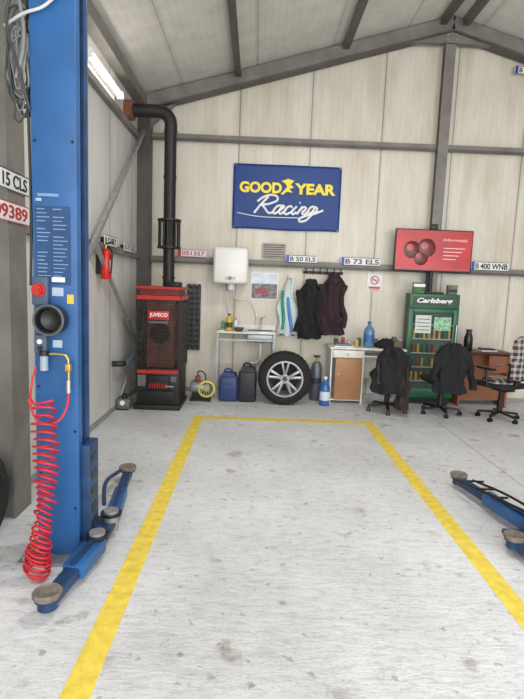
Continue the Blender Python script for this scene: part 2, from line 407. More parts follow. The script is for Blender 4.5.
# ---------------------------------------------------------------- stove
G('workshop_stove')
x0,x1,y0,y1=-1.46,-.93,6.22,6.85
cast=M('stove_black',(34,31,30),.5,.2,.25,15)
box('plinth',x0-.03,x1+.02,y0-.04,y1,0,.06,cast,.004)
box('lower_body',x0,x1,y0,y1,.06,.52,cast,.01)
box('ash_door',x0+.05,x1-.05,y0-.02,y0,.10,.24,M('stove_dark',(20,19,19),.5,.2),.006)
box('red_band',x0+.01,x1-.01,y0-.014,y0,.46,.50,red)
box('fire_door',x0+.14,x1-.12,y0-.03,y0,.25,.44,M('stove_dark'),.01)
for i in range(8):
    x=x0+.17+i*.03
    box(f'red_fin_{i}',x,x+.01,y0-.045,y0-.03,.28,.34,red)
box('fan_box',x0+.02,x0+.12,y0-.03,y0,.30,.44,M('stove_grey',(90,88,86),.5))
cyl('handle',(x1-.16,y0-.06,.31),(x1-.06,y0-.06,.31),.010,chrome)
box('side_gauge',x1-.10,x1-.03,y0-.02,y0,.36,.43,M('stove_grey'))
box('inner_body',x0+.09,x1-.09,y0+.12,y1-.09,.52,1.38,M('stove_brown',(100,62,50),.6,0,.4,8),.01)
cyl('inner_drum',((x0+x1)/2,y0+.11,.95),((x0+x1)/2,y0+.12,.95),.13,M('stove_dark'))
for i in range(4):
    xx=(x0,x1)[i%2]; yy=(y0,y1)[i//2]
    box(f'cage_post_{i}',xx-.012,xx+.012,yy-.012,yy+.012,.5,1.42,cast)
nz=20
cg=M('cage_wire',(58,50,46),.5,.4,.2,12)
for i in range(nz+1):
    z=.54+i*(.84/nz)
    beam(f'cage_h_f_{i}',(x0,y0,z),(x1,y0,z),.006,.006,cg); beam(f'cage_h_r_{i}',(x1,y0,z),(x1,y1,z),.006,.006,cg); beam(f'cage_h_l_{i}',(x0,y0,z),(x0,y1,z),.006,.006,cg)
for i in range(14):
    x=x0+(i+.5)*(x1-x0)/14; beam(f'cage_v_f_{i}',(x,y0,.52),(x,y0,1.4),.006,.006,cg)
    y=y0+(i+.5)*(y1-y0)/14; beam(f'cage_v_r_{i}',(x1,y,.52),(x1,y,1.4),.006,.006,cg)
for i,(a,b) in enumerate((((x0,y0),(x1,y0)),((x1,y0),(x1,y1)),((x0,y1),(x1,y1)),((x0,y0),(x0,y1)))):
    beam(f'top_rail_{i}',(a[0],a[1],1.40),(b[0],b[1],1.40),.03,.05,red)
    beam(f'top_rail_hi_{i}',(a[0],a[1],1.52),(b[0],b[1],1.52),.03,.03,red)
poly('hopper_top',[(x0+.02,1.43),(x1-.02,1.43),(x1-.03,1.51),(x0+.03,1.51)],(y0+.03,y1-y0-.06),M('hopper_dark_red',(110,32,28),.5,0,.3,10))
box('name_plate',x0+.14,x1-.13,y0-.02,y0-.008,1.13,1.24,red,.003)
text('name_plate_text','JUVECO',x0+.16,x1-.15,1.155,1.215,y0-.022,whitep,bold=.03)
box('name_plate_sub',x0+.15,x1-.14,y0-.02,y0-.008,1.085,1.115,M('stove_grey'))
box('hopper_lid',x1-.2,x1-.03,y0+.1,y0+.35,1.53,1.60,M('stove_dark'),.01)
px,py=-1.14,6.58
cyl('flue_lower',(px,py,1.5),(px,py,2.04),.072,cast)
cyl('flue_upper',(px,py,2.36),(px,py,3.50),.075,cast)
cyl('flue_core',(px,py,2.04),(px,py,2.36),.06,blackm)
for z in (2.03,2.37): cyl(f'flue_collar_{z}',(px,py,z-.012),(px,py,z+.012),.15,cast)
for i in range(16):
    a=2*math.pi*i/16; cyl(f'cage_tube_{i}',(px+.13*math.cos(a),py+.13*math.sin(a),2.04),(px+.13*math.cos(a),py+.13*math.sin(a),2.36),.012,cast,seg=8)
for z in (2.9,3.45,1.65): cyl(f'flue_joint_{z}',(px,py,z-.012),(px,py,z+.012),.083,cast)
tube('flue_elbow',[(px,py,3.46),(px,py,3.55),(px-.03,py,3.62),(px-.10,py,3.67),(px-.2,py,3.68),(XL+.05,py,3.68)],.078,cast,bres=8)
cyl('wall_sleeve',(XL+.002,py,3.68),(XL+.1,py,3.68),.12,M('brown_insulation',(120,78,52),.9,0,.3,20,.5))
END()

G('air_compressor')
yg=M('yellow_paint',(196,180,84),.45)
box('skid',-.86,-.58,6.74,6.95,0,.03,blackm)
lathe('motor_body',(-.86,6.85,.18),(1,0,0),[(0,0),(.07,0),(.085,.02),(.085,.16),(.07,.19),(0,.19)],galv)
for i in range(7): cyl(f'motor_fin_{i}',(-.84+i*.021,6.85,.18),(-.834+i*.021,6.85,.18),.095,galv,seg=20)
cyl('pump_body',(-.69,6.85,.18),(-.60,6.85,.18),.07,yg)
lathe('belt_guard_ring',(-.64,6.80,.17),(.15,-.99,0),[(.085,0),(.115,0),(.118,.02),(.118,.05),(.09,.055)],yg,closed=True)
cyl('belt_guard_back',(-.64,6.81,.17),(-.638,6.80,.17),.09,M('guard_dark',(60,62,52),.6))
for i in range(6):
    a=math.pi*i/6; beam(f'guard_bar_{i}',(-.634+.09*math.cos(a),6.765,.17+.09*math.sin(a)),(-.634-.09*math.cos(a),6.765,.17-.09*math.sin(a)),.008,.006,M('pale_bar',(176,176,150),.5))
box('terminal_box',-.80,-.73,6.80,6.89,.265,.33,M('terminal_red',(150,44,34),.5),.008)
box('foot_a',-.84,-.68,6.8,6.9,.03,.10,blackm); box('foot_b',-.68,-.60,6.78,6.88,.03,.12,blackm)
tube('air_line',[(-.76,6.85,.33),(-.76,6.84,.39),(-.68,6.83,.38),(-.65,6.84,.25)],.009,black)
END()
G('flexible_exhaust_hose')
bl=M('blue_grey_hose',(96,112,128),.5)
tube('hose',[(-1.545,7.0,1.0),(-1.54,6.85,.85),(-1.545,6.6,.70),(-1.55,6.3,.62),(-1.56,6.05,.60)],.032,bl,bres=6)
for i in range(8): cyl(f'hose_rib_{i}',(-1.556,6.1+i*.04,.603+.003*i),(-1.556,6.115+i*.04,.604+.003*i),.036,M('hose_rib',(70,82,96),.5))
tube('flange',[(-1.56,6.05,.60),(-1.60,6.0,.60),(-1.69,5.98,.60)],.034,black)
tube('small_pipe',[(-1.56,5.6,.45),(-1.56,5.9,.5),(-1.56,6.1,.42),(-1.62,6.12,.2)],.010,galv)
END()
G('electric_pump')
gb=M('grey_box',(92,92,92),.6)
box('body',-1.68,-1.52,6.1,6.30,.02,.14,gb,.015)
cyl('gauge',(-1.6,6.10,.10),(-1.6,6.08,.10),.03,whitep)
cyl('port',(-1.6,6.2,.14),(-1.6,6.2,.19),.03,black)
box('feet',-1.66,-1.54,6.12,6.28,0,.02,black)
END()
G('wall_radiator')
for i in range(3):
    box(f'fin_{i}',-1.0+i*.07,-.945+i*.07,7.33,7.39,.62,1.58,M('dark_grey_radiator',(50,54,58),.5),.012)
for i in range(12): box(f'tread_{i}',-1.0,-.805,7.325,7.335,.66+i*.078,.69+i*.078,blackm)
END()

G('fire_extinguisher')
ex,ey,ez=-1.60,5.42,1.60
rings('cylinder',[(ex,ey,ez,.045,.045),(ex,ey,ez+.015,.056,.056),(ex,ey,ez+.26,.056,.056),(ex,ey,ez+.30,.04,.04),(ex,ey,ez+.32,.022,.022)],M('extinguisher_red',(196,30,26),.3))
cyl('valve',(ex,ey,ez+.32),(ex,ey,ez+.36),.018,brass)
beam('lever',(ex,ey,ez+.365),(ex+.09,ey-.05,ez+.39),.018,.012,black)
tube('hose',[(ex,ey,ez+.34),(ex+.07,ey-.04,ez+.30),(ex+.075,ey-.05,ez+.2),(ex+.065,ey-.05,ez+.06)],.010,black)
box('label',ex+.03,ex+.06,ey-.03,ey+.03,ez+.08,ez+.2,whitep)
box('bracket',XL,ex-.04,ey-.03,ey+.03,ez+.05,ez+.25,blackm)
END()

G('fluorescent_tube_lamp')
box('housing',XL,XL+.05,5.0,6.1,3.66,3.72,white,.006)
tubem=M('tube_glow',(255,252,244),.4,emit=10)
cyl('tube_lower',(XL+.08,5.02,3.67),(XL+.08,6.08,3.67),.024,tubem)
for y in (5.01,6.09): box(f'cap_{y}',XL+.03,XL+.1,y-.012,y+.012,3.64,3.72,white)
END()

def plate(x0,x1,z0,z1,y,s,red_=False,name='license_plate'):
    G(name)
    box('blank',x0,x1,y,y+.006,z0,z1,whitep,.002)
    m=red if red_ else black
    text('digits',s,x0+.06,x1-.02,z0+.020,z1-.020,y-.002,m,bold=.02)
    box('euro_strip',x0+.004,x0+.045,y-.002,y,z0+.005,z1-.005,M('euro_blue',(30,70,170),.4) if not red_ else red)
    for i,(a,b,c,d) in enumerate(((x0,x1,z0,z0+.006),(x0,x1,z1-.006,z1))): box(f'rim_{i}',a,b,y-.003,y,c,d,m)
    box('clip',(x0+x1)/2-.02,(x0+x1)/2+.02,y+.006,YB-.085,z0,z0+.02,galv)
    END()
plate(-1.14,-.74,1.96,2.06,YB-.10,'051357',True)
plate(.40,.84,1.94,2.04,YB-.10,'B 50 ELS')
plate(1.19,1.75,1.93,2.04,YB-.10,'B 73 ELS')
plate(3.06,3.60,1.93,2.05,YB-.10,'B 400 WNB')
def platel(y0,y1,z0,z1,s,red_=False,x=XL+.075,bk=True):
    G('license_plate')
    box('blank',x-.006,x,y0,y1,z0,z1,whitep,.002)
    text('digits',s,y0+.03,y1-.03,z0+.02,z1-.02,x+.002,red if red_ else black,plane='YZ',bold=.012)
    for i,(c,d) in enumerate(((z0,z0+.005),(z1-.005,z1))): box(f'rim_{i}',x,x+.003,y0,y1,c,d,red if red_ else black)
    if bk: box('bracket',XL,x-.006,y0+.1,y0+.14,z0+.02,z1-.02,blackm)
    END()
platel(2.98,3.47,2.12,2.24,'B 15 CLS',x=XL+.165,bk=False)
platel(2.98,3.47,1.93,2.05,'09389',True,x=XL+.165,bk=False)
platel(5.45,5.92,1.96,2.07,'B 12 SKY')
platel(6.25,6.8,1.95,2.05,'B 77 ELS')
plate(3.42,3.86,4.60,4.70,YB-.10,'B GO ELS')

def cloth(name,x0,x1,z0,z1,y,mat,amp=.008,nx=40,nz=24):
    bm=bmesh.new(); V=[]
    for j in range(nz+1):
        row=[]
        for i in range(nx+1):
            u,w=i/nx,j/nz
            row.append(bm.verts.new((x0+u*(x1-x0),y+amp*math.sin(u*17+w*3)*(1-w*.6)*.6+amp*.5*math.sin(u*7-w*5),z0+w*(z1-z0)+.006*math.sin(u*9)*(1-w))))
        V.append(row)
    for j in range(nz):
        for i in range(nx): bm.faces.new([V[j][i],V[j][i+1],V[j+1][i+1],V[j+1][i]])
    o=mk(name,bm,mat,True); s=o.modifiers.new('s','SOLIDIFY'); s.thickness=.004; return o
bbl=M('banner_blue',(18,58,126),.55,0,.05,4); byel=M('banner_yellow',(244,220,50),.5,0,.03); bwh=M('banner_white',(238,238,238),.5,0,.03)
def banner(name,x0,x1,z0,z1):
    G(name); yy=YB-.03; W=x1-x0; Hh=z1-z0
    cloth('fabric',x0,x1,z0,z1,yy,bbl)
    yt=yy-.016
    for i,(sx,sz) in enumerate(((x0+.02,z1-.02),(x1-.02,z1-.02),(x0+.02,z0+.02),(x1-.02,z0+.02))):
        cyl(f'grommet_{i}',(sx,YB-.001,sz),(sx,YB-.045,sz),.008,brass,seg=10)
    zt0,zt1=z0+Hh*.56,z0+Hh*.73
    text('text_good','GOOD',x0+W*.06,x0+W*.45,zt0,zt1,yt,byel,bold=.045)
    text('text_year','YEAR',x0+W*.57,x0+W*.95,zt0,zt1,yt,byel,bold=.045)
    ax=x0+W*.445; s=W*.12
    poly('winged_foot',[(ax,zt1+.02),(ax+s*.5,zt1+.055),(ax+s*1.0,zt1+.03),(ax+s*.72,zt1-.02),(ax+s*.98,zt0+.09),(ax+s*.62,zt0+.07),(ax+s*.9,zt0+.02),(ax+s*.45,zt0+.03),(ax+s*.12,zt0-.015),(ax-.03*s,zt0+.0),(ax+s*.3,zt0+.06),(ax+s*.45,zt0+.1),(ax+s*.3,zt1-.01)],(yt-.001,.003),byel)
    S=[[(0.0,0),(0.12,.5),(0.3,1)],[(-.15,.7),(0.1,1.0),(0.6,1.08),(.85,.9),(.65,.62),(0.2,.5)],[(0.2,.5),(0.5,.25),(0.8,0.02),(1.0,.1)],
       [(1.35,.42),(1.15,.5),(.98,.25),(1.05,.02),(1.25,.15),(1.38,.48),(1.3,.12),(1.42,0),(1.55,.15)],
       [(1.88,.4),(1.75,.48),(1.58,.25),(1.65,0.02),(1.95,.12)],[(2.08,.48),(2.0,.1),(2.1,0),(2.22,.14)],[(2.14,.68),(2.17,.72)],
       [(2.3,.0),(2.38,.48)],[(2.34,.2),(2.52,.46),(2.62,.38),(2.57,.08),(2.68,.02),(2.8,.16)],
       [(3.12,.42),(2.95,.5),(2.82,.25),(2.9,.08),(3.06,.2),(3.15,.46),(3.08,-.1),(2.9,-.38),(2.6,-.35),(2.75,-.12),(3.2,.06),(3.6,.3)],[(-.9,-.02),(.3,-.2),(1.4,-.22),(2.5,-.2)]]
    sc=W*.62/3.6; bx=x0+W*.20; bz=z0+Hh*.25
    for i,st in enumerate(S):
        st=[(bx+(p[0]+p[1]*.45)*sc,yt,bz+p[1]*sc*.88) for p in st]
        tube(f'script_{i}',st,.0165 if i<10 else .006,bwh,bres=2)
    END()
banner('sponsor_banner',-.385,1.14,2.39,3.285)
banner('sponsor_banner.001',3.86,5.36,2.15,3.0)

G('water_heater')
box('casing',-.61,-.13,6.98,7.34,1.60,2.10,white,.05)
box('wall_bracket',-.5,-.24,7.34,7.40,1.95,2.05,galv)
box('seam_band',-.612,-.128,7.12,7.124,1.62,2.08,M('pale_grey',(180,182,184),.4))
box('gauge_panel',-.44,-.30,6.974,6.984,1.66,1.70,M('pale_grey'))
cyl('dial',(-.37,6.965,1.68),(-.37,6.984,1.68),.025,M('dial_grey',(120,122,126),.4))
cyl('pipe_cold',(-.42,7.2,1.60),(-.42,7.2,1.50),.012,M('pipe_blue',(70,120,190),.4))
tube('pipe_hot',[(-.32,7.2,1.60),(-.32,7.2,1.45),(-.30,7.25,1.40),(-.1,7.33,1.36),(.0,7.36,1.2),(.02,7.36,.97)],.008,whitep)
tube('pipe_down',[(-.42,7.2,1.5),(-.42,7.25,1.40),(-.40,7.34,1.25),(-.38,7.35,1.1),(-.38,7.35,.97)],.008,whitep)
cyl('expansion',(-.37,7.2,1.52),(-.37,7.2,1.60),.05,white)
END()

G('framed_poster')
box('sheet',-.09,.31,YB-.012,YB,1.39,1.78,whitep)
box('picture_sky',-.075,.295,YB-.014,YB-.012,1.62,1.765,M('poster_sky',(206,214,224),.5,0,.2,9))
box('picture_body',-.075,.295,YB-.014,YB-.012,1.405,1.62,M('poster_print',(120,116,118),.5,0,.9,22))
poly('picture_car',[(-.02,1.47),(.16,1.47),(.18,1.5),(.14,1.53),(.10,1.56),(.03,1.56),(-.01,1.53)],(YB-.017,.003),M('poster_red',(150,70,70),.5))
END()
G('wall_vent')
box('frame',.06,.40,YB-.05,YB,1.99,2.20,M('vent_grey',(176,172,164),.5),.01)
for i in range(6): beam(f'slat_{i}',(.08,YB-.058,2.015+i*.032),(.38,YB-.058,2.015+i*.032),.02,.010,M('vent_dark',(84,78,72),.6))
END()
G('no_smoking_sign')
box('panel',1.60,1.82,YB-.008,YB,1.57,1.84,whitep,.003)
lathe('ring',(1.71,YB-.008,1.735),(0,-1,0),[(.065,0),(.065,.004),(.05,.004),(.05,0)],red,closed=True)
beam('bar',(1.67,YB-.011,1.775),(1.75,YB-.011,1.695),.004,.012,red)
box('cigarette',1.67,1.75,YB-.0105,YB-.008,1.73,1.742,black)
box('caption',1.625,1.795,YB-.0105,YB-.008,1.61,1.64,red)
box('caption_b',1.64,1.78,YB-.0105,YB-.008,1.585,1.60,red)
END()

def coat(name,cx,ztop,zbot,w,mat,y=7.27,ph=0,trim=None):
    G(name)
    H_=ztop-zbot
    rs=[]
    for k in range(18):
        t=k/17; z=zbot+t*H_
        if t>.80: f=(1-t)/.20; rx=.045+(w*.5-.045)*(f**.8)
        else: rx=w*.5*(.88+.14*(1-t)+.05*math.sin(t*9+ph))
        rs.append((cx+.018*math.sin(t*6+ph),y,z,rx,.05+.025*math.sin(t*3)))
    rings('body',rs,mat,fold=.24,nf=6,ph=ph,seg=48)
    for s in (-1,1):
        zs=ztop-.15; L_=H_*.70
        rings(f'sleeve_{s}',[(cx+s*(w*.40+.03*math.sin(k*.7+ph)+.03*k/10),y-.045-.01*math.sin(k),zs-L_*k/10,.052-.012*k/10+.004*math.sin(k*2),.045-.01*k/10) for k in range(11)],mat,fold=.18,nf=5,ph=ph+s,seg=18)
    lathe('collar',(cx,y-.01,ztop-.04),(0,0,1),[(.07,0),(.075,.03),(.06,.05),(.045,.03)],trim or mat,seg=16)
    rings('hood',[(cx+.02,y-.05,ztop-.14+.03*k,.05+.03*math.sin(k*.6),.03+.012*math.sin(k*.6)) for k in range(6)],mat,fold=.15,seg=18,ph=ph)
    tube('hanging_loop',[(cx,y,ztop),(cx,y+.02,ztop+.02),(cx,YB-.105,ztop+.03)],.004,black)
    END()
cblk=M('coat_black',(24,24,28),.9,0,.4,12,.3); cmar=M('coat_maroon_dark',(46,26,34),.85,0,.4,9,.3); capr=M('apron_pale',(198,208,208),.8,0,.08,8)
coat('hanging_jacket',.76,1.70,.86,.30,cblk,7.25,ph=1)
coat('hanging_jacket.001',1.08,1.79,.93,.34,cmar,7.25,ph=2.3)
G('hanging_apron')
rings('cloth',[(.46+.02*math.sin(k*.6),7.30,.90+.80*k/12,(.135 if k<7 else .135-.018*(k-6))+.008*math.sin(k*1.3),.035) for k in range(13)],capr,fold=.35,nf=7,seg=48)
gg=M('teal_print',(60,150,130),.8)
rings('teal_strip',[(.39+.012*math.sin(k),7.285,.98+.55*k/6,.03,.03) for k in range(7)],gg,fold=.2,seg=14)
rings('blue_strip',[(.52-.012*k,7.28,.94+.5*k/6,.03,.03) for k in range(7)],M('blue_print',(90,140,200),.8),fold=.2,seg=14)
tube('loop',[(.44,7.3,1.70),(.44,7.31,1.72),(.44,7.33,1.76)],.004,black)
END()
G('coat_hook_rail')
box('board',.66,1.24,YB-.03,YB,1.79,1.83,M('brown_board',(60,48,42),.6),.004)
for i in range(6):
    x=.70+i*.10
    tube(f'hook_{i}',[(x,YB-.03,1.82),(x,YB-.065,1.80),(x,YB-.085,1.82),(x,YB-.085,1.86)],.007,black)
    lathe(f'knob_{i}',(x,YB-.085,1.86),(0,0,1),[(0,-.01),(.012,0),(.012,.01),(0,.018)],black,seg=12)
END()

# ---------------------------------------------------------------- sink table
G('sink_table')
tw=M('sink_white',(216,216,212),.4)
X0,X1=-.54,.29
box('top',X0,X1,6.98,7.38,.92,.945,tw,.006)
box('backsplash',X0,X1,7.37,7.385,.945,1.02,tw)
for i,(x,y) in enumerate(((X0+.02,7.0),(X1-.02,7.0),(X0+.02,7.36),(X1-.02,7.36))): box(f'leg_{i}',x-.013,x+.013,y-.013,y+.013,0,.92,galv)
box('cross_rail',X0+.02,X1-.02,6.99,7.005,.82,.84,galv)
box('cross_rail_low',X0+.02,X1-.02,7.35,7.365,.2,.22,galv)
box('basin',-.12,.27,7.03,7.33,.80,.92,M('basin_grey',(150,152,152),.35,.5),.02)
box('basin_rim',-.14,.28,7.02,7.35,.943,.955,chrome,.004)
box('basin_well',-.10,.25,7.05,7.30,.952,.958,M('basin_dark',(80,82,82),.4,.5))
tube('faucet',[(.08,7.33,.95),(.08,7.33,1.08),(.08,7.30,1.12),(.08,7.22,1.12),(.08,7.19,1.07)],.011,chrome)
beam('faucet_lever',(.08,7.33,1.10),(.14,7.31,1.16),.014,.012,chrome)
tube('drain',[(.08,7.18,.8),(.08,7.18,.6),(.06,7.25,.5),(-.1,7.32,.45)],.018,whitep)
END()
def bottle(name,x,y,z,r,h,mat,cap=None,neck=.35,lbl=None):
    G(name)
    rings('body',[(x,y,z,r*.92,r*.92),(x,y,z+.01,r,r),(x,y,z+h*.62,r,r),(x,y,z+h*.75,r*.75,r*.75),(x,y,z+h*.86,r*neck,r*neck),(x,y,z+h*.92,r*neck,r*neck)],mat,seg=20)
    cyl('cap',(x,y,z+h*.915),(x,y,z+h),r*neck*1.2,cap or white,seg=16)
    if lbl: cyl('label',(x,y,z+h*.2),(x,y,z+h*.5),r*1.015,lbl,seg=20)
    END()
ylb=M('yellow_bottle',(206,180,50),.4)
bottle('soap_bottle',-.37,7.1,.946,.05,.24,ylb,black,lbl=M('label_dark',(70,66,50),.5))
bottle('soap_bottle.001',-.28,7.2,.946,.03,.17,whitep,red)
bottle('soap_bottle.002',-.46,7.2,.946,.028,.15,M('green_soap',(80,150,90),.3),whitep)
G('cleaning_sponge_tray'); box('tray',-.51,-.43,7.03,7.12,.946,.96,whitep,.003); box('sponge',-.50,-.44,7.04,7.11,.96,.99,M('sponge',(110,150,60),.9,0,.2,30),.008); END()
G('wash_bowl')
lathe('bowl',(-.23,7.06,.946),(0,0,1),[(0,0),(.04,0),(.065,.03),(.075,.055),(.068,.055),(.055,.03),(.04,.01),(0,.01)],M('cream_bowl',(90,80,70),.5))
END()

def jerry(name,x,y,w,d,h,mat):
    G(name,(x,y,0))
    box('body',-w/2,w/2,-d/2,d/2,0,h*.82,mat,.035)
    poly('shoulder',[(-w*.46,h*.78),(w*.46,h*.78),(w*.25,h*.93),(-w*.30,h*.93)],(-d*.4,d*.8),mat,True)
    tube('handle',[(-w*.25,0,h*.90),(-w*.2,0,h*1.0),(w*.1,0,h*1.0),(w*.16,0,h*.90)],.014,mat)
    cyl('cap',(w*.30,0,h*.80),(w*.30,0,h*.93),.03,black)
    for i in range(3): box(f'rib_{i}',-w*.38,w*.38,-d/2-.006,-d/2+.01,h*(.2+.18*i),h*(.22+.18*i),mat,.003)
    END()
jerry('jerry_can',-.34,6.86,.25,.2,.43,M('jerry_blue',(36,58,106),.45))
jerry('jerry_can.001',-.08,6.86,.25,.2,.52,M('jerry_black',(32,34,40),.5))

# ---------------------------------------------------------------- wheel
G('car_wheel',(.42,6.76,.365),0)
ax=Vector((0,-1,0))
lathe('tire',(0,.1,0),ax,[(.235,0),(.25,-.01),(.32,-.005),(.352,.02),(.362,.05),(.362,.16),(.352,.19),(.32,.215),(.25,.22),(.235,.21)],rubber,seg=64,closed=True)
for i in range(0,72,2):
    a=2*math.pi*i/72; c_,s_=math.cos(a),math.sin(a)
    beam(f'tread_block_{i}',(c_*.3615,.08,s_*.3615),(c_*.3615,-.09,s_*.3615),.006,.016,rubber)
rimm=M('alloy_rim',(160,162,166),.32,.6,.08,10)
lathe('rim_barrel',(0,.1,0),ax,[(.238,0),(.238,.21),(.246,.222),(.225,.222),(.215,.19),(.205,.10),(.205,0)],rimm,seg=64,closed=True)
cyl('spoke_gap_shade',(0,.06,0),(0,.05,0),.20,M('dark_back',(26,26,28),.7),seg=48)  # plain dark disc, stands in for the shade behind the spokes
for i in range(5):
    a=math.pi/2+2*math.pi*i/5
    for s in (-1,1):
        b=a+s*.20; c2=a+s*.08
        beam(f'spoke_{i}_{s}',(.045*math.cos(c2),-.075,.045*math.sin(c2)),(.222*math.cos(b),-.10,.222*math.sin(b)),.03,.036,rimm,.006)
cyl('hub',(0,-.04,0),(0,-.10,0),.062,rimm); cyl('hub_cap',(0,-.10,0),(0,-.106,0),.033,M('hub_dark',(60,60,66),.4))
for i in range(5):
    a=math.pi/2+.63+2*math.pi*i/5; cyl(f'lug_{i}',(.046*math.cos(a),-.09,.046*math.sin(a)),(.046*math.cos(a),-.103,.046*math.sin(a)),.008,blackm,seg=8)
END()
bottle('water_bottle',.98,6.76,0,.07,.40,M('blue_water',(56,110,180),.15,trans=.2),whitep,lbl=M('water_label',(200,210,220),.5))
G('gas_cylinder')
gc=M('cylinder_grey',(100,106,114),.4,.4,.15,10)
gx,gy=.89,7.08
rings('body',[(gx,gy,0,.07,.07),(gx,gy,.02,.08,.08),(gx,gy,.46,.08,.08),(gx,gy,.53,.06,.06),(gx,gy,.56,.03,.03)],gc)
cyl('valve',(gx,gy,.56),(gx,gy,.62),.02,brass); cyl('guard_ring',(gx,gy,.62),(gx,gy,.64),.05,black); cyl('band',(gx,gy,.25),(gx,gy,.33),.082,M('band_dark',(50,54,70),.5))
END()

# ---------------------------------------------------------------- white desk w/ cabinet
G('office_desk')
dw=M('desk_white',(222,219,212),.45); wood=M('door_wood',(166,120,80),.5,0,.14,3)
box('top',1.04,2.10,6.88,7.36,.765,.79,dw,.004)
box('side_left',1.06,1.08,6.90,7.35,0,.765,dw)
box('side_mid',1.50,1.52,6.90,7.35,0,.765,dw)
box('side_right',2.06,2.08,6.90,7.35,0,.765,dw)
box('back_panel',1.52,2.06,7.30,7.32,.3,.765,dw)
box('cabinet_bottom',1.08,1.50,6.92,7.35,.04,.06,dw)
box('cabinet_back',1.08,1.50,7.32,7.34,.06,.765,dw)
box('door',1.125,1.49,6.885,6.90,.06,.64,wood,.003)
box('drawer',1.085,1.495,6.885,6.90,.65,.755,dw,.003)
cyl('door_knob',(1.17,6.885,.42),(1.17,6.865,.42),.014,galv)
cyl('drawer_knob',(1.29,6.885,.70),(1.29,6.865,.70),.014,galv)
box('keyboard_shelf',1.52,2.06,6.95,7.3,.66,.68,dw)
END()
G('desk_clutter')
box('papers',1.10,1.38,6.93,7.10,.791,.805,whitep); box('folder',1.12,1.35,6.95,7.09,.805,.83,M('folder',(110,130,150),.6))
for i,(x,y,r,h,c) in enumerate(((1.15,7.12,.03,.10,(60,60,60)),(1.25,7.12,.025,.12,(150,60,50)),(1.34,7.13,.03,.08,(190,186,176)),(1.43,7.05,.03,.10,(180,166,70)),(1.48,7.12,.028,.12,(60,70,60)),(1.96,7.05,.035,.16,(60,100,60)),(2.03,7.0,.03,.13,(170,170,175)),(1.72,7.12,.03,.12,(120,90,70)))):
    cyl(f'can_{i}',(x,y,.791),(x,y,.79+h),r,M(f'can_{i}',c,.4),seg=18)
rings('cloth_heap',[(1.84,7.03,.802,.15,.12),(1.84,7.03,.825,.16,.13),(1.85,7.03,.87,.12,.10),(1.86,7.04,.92,.05,.05)],cblk,fold=.2,nf=5)
rings('bag_small',[(1.98,6.96,.80,.07,.05),(1.98,6.96,.85,.075,.05),(1.99,6.96,.90,.05,.03)],M('bag_brown',(110,92,78),.8),fold=.15,nf=5)
END()
bottle('water_jug',1.60,7.05,.791,.075,.36,M('jug_blue',(100,150,190),.1,trans=.3),M('jug_cap',(40,80,150),.4),.3,lbl=M('jug_label',(60,100,160),.4))

# ---------------------------------------------------------------- fridge
G('beverage_fridge')
gr=M('fridge_green',(18,88,54),.35,0,.1,6); grd=M('fridge_green_dark',(12,50,36),.4)
a,b,c,d=2.13,2.83,7.02,7.235
box('cabinet',a,b,c+.05,d,.05,1.57,grd,.006)
box('feet',a+.03,b-.03,c+.06,d-.02,0,.05,black)
box('header',a,b,c,c+.05,1.36,1.57,gr,.01)
box('header_band',a+.04,b-.04,c-.003,c,1.40,1.53,grd)
text('header_text','Carlsberg',a+.10,b-.10,1.425,1.51,c-.006,bwh,shear=.25,bold=.03)
for nm,q in (('l',(a,a+.07)),('r',(b-.07,b))): box('door_stile_'+nm,q[0],q[1],c,c+.05,.1,1.36,gr,.004)
box('door_rail_t',a+.06,b-.06,c,c+.05,1.30,1.36,gr,.004); box('door_rail_b',a+.06,b-.06,c,c+.05,.1,.24,gr,.004)
box('interior',a+.06,b-.06,c+.04,c+.052,.24,1.30,M('fridge_interior',(60,78,68),.5,0,.3,6))
for i in range(5): box(f'shelf_{i}',a+.06,b-.06,c+.01,c+.05,.33+i*.2,.345+i*.2,M('shelf_wire',(150,156,152),.5))
k=0
for i in range(5):
    for j in range(8):
        if random.random()<.7:
            x=a+.10+j*.071; z=.345+i*.2; cc=random.choice([(30,90,50),(170,170,160),(130,60,40),(60,60,60),(170,140,70)])
            cyl(f'bottle_{k}',(x,c+.028,z),(x,c+.028,z+.12),.018,M('fb%d'%(cc[0]),cc,.3),seg=10); k+=1
box('door_poster',a+.10,a+.32,c-.004,c+.012,1.02,1.27,M('notice_white',(206,212,206),.5))
box('door_poster_b',a+.36,b-.10,c-.004,c+.012,1.06,1.25,M('notice_green',(140,186,150),.5,0,.5,30))
for i in range(4): box(f'poster_line_{i}',a+.12,a+.30,c-.006,c-.004,1.06+.05*i,1.07+.05*i,M('line_green',(50,110,70),.5))
cyl('handle',(b-.03,c-.03,.8),(b-.03,c-.03,1.15),.01,chrome)
END()
G('flat_screen_tv')
y=7.13
box('bezel',1.90,2.985,y,y+.05,1.875,2.455,black,.008)
scr=M('screen_red',(160,20,24),.3,0,.45,1.8,emit=.4)
box('screen',1.915,2.97,y-.003,y,1.895,2.44,scr)
dr=M('screen_dark_red',(84,14,18),.3,0,.6,10,emit=.2); dl=M('screen_rose',(170,70,66),.3,0,.5,14,emit=.25)
for i,(x,z,r) in enumerate(((2.14,2.17,.12),(2.34,2.20,.13),(2.27,2.06,.10))):
    lathe(f'image_shape_{i}',(x,y-.003,z),(0,-1,0),[(r,0),(r*.97,.0015),(0,.002)],dr,seg=30)
    lathe(f'image_light_{i}',(x-.03,y-.005,z+.03),(0,-1,0),[(r*.4,0),(r*.35,.001),(0,.0015)],dl,seg=20)
text('screen_text','Informatii',2.57,2.90,2.30,2.34,y-.005,M('screen_white',(220,180,180),.4,emit=.3))
for i in range(4): box(f'screen_line_{i}',2.58,2.88-.04*i,y-.005,y-.003,2.2-i*.05,2.21-i*.05,M('screen_white'))
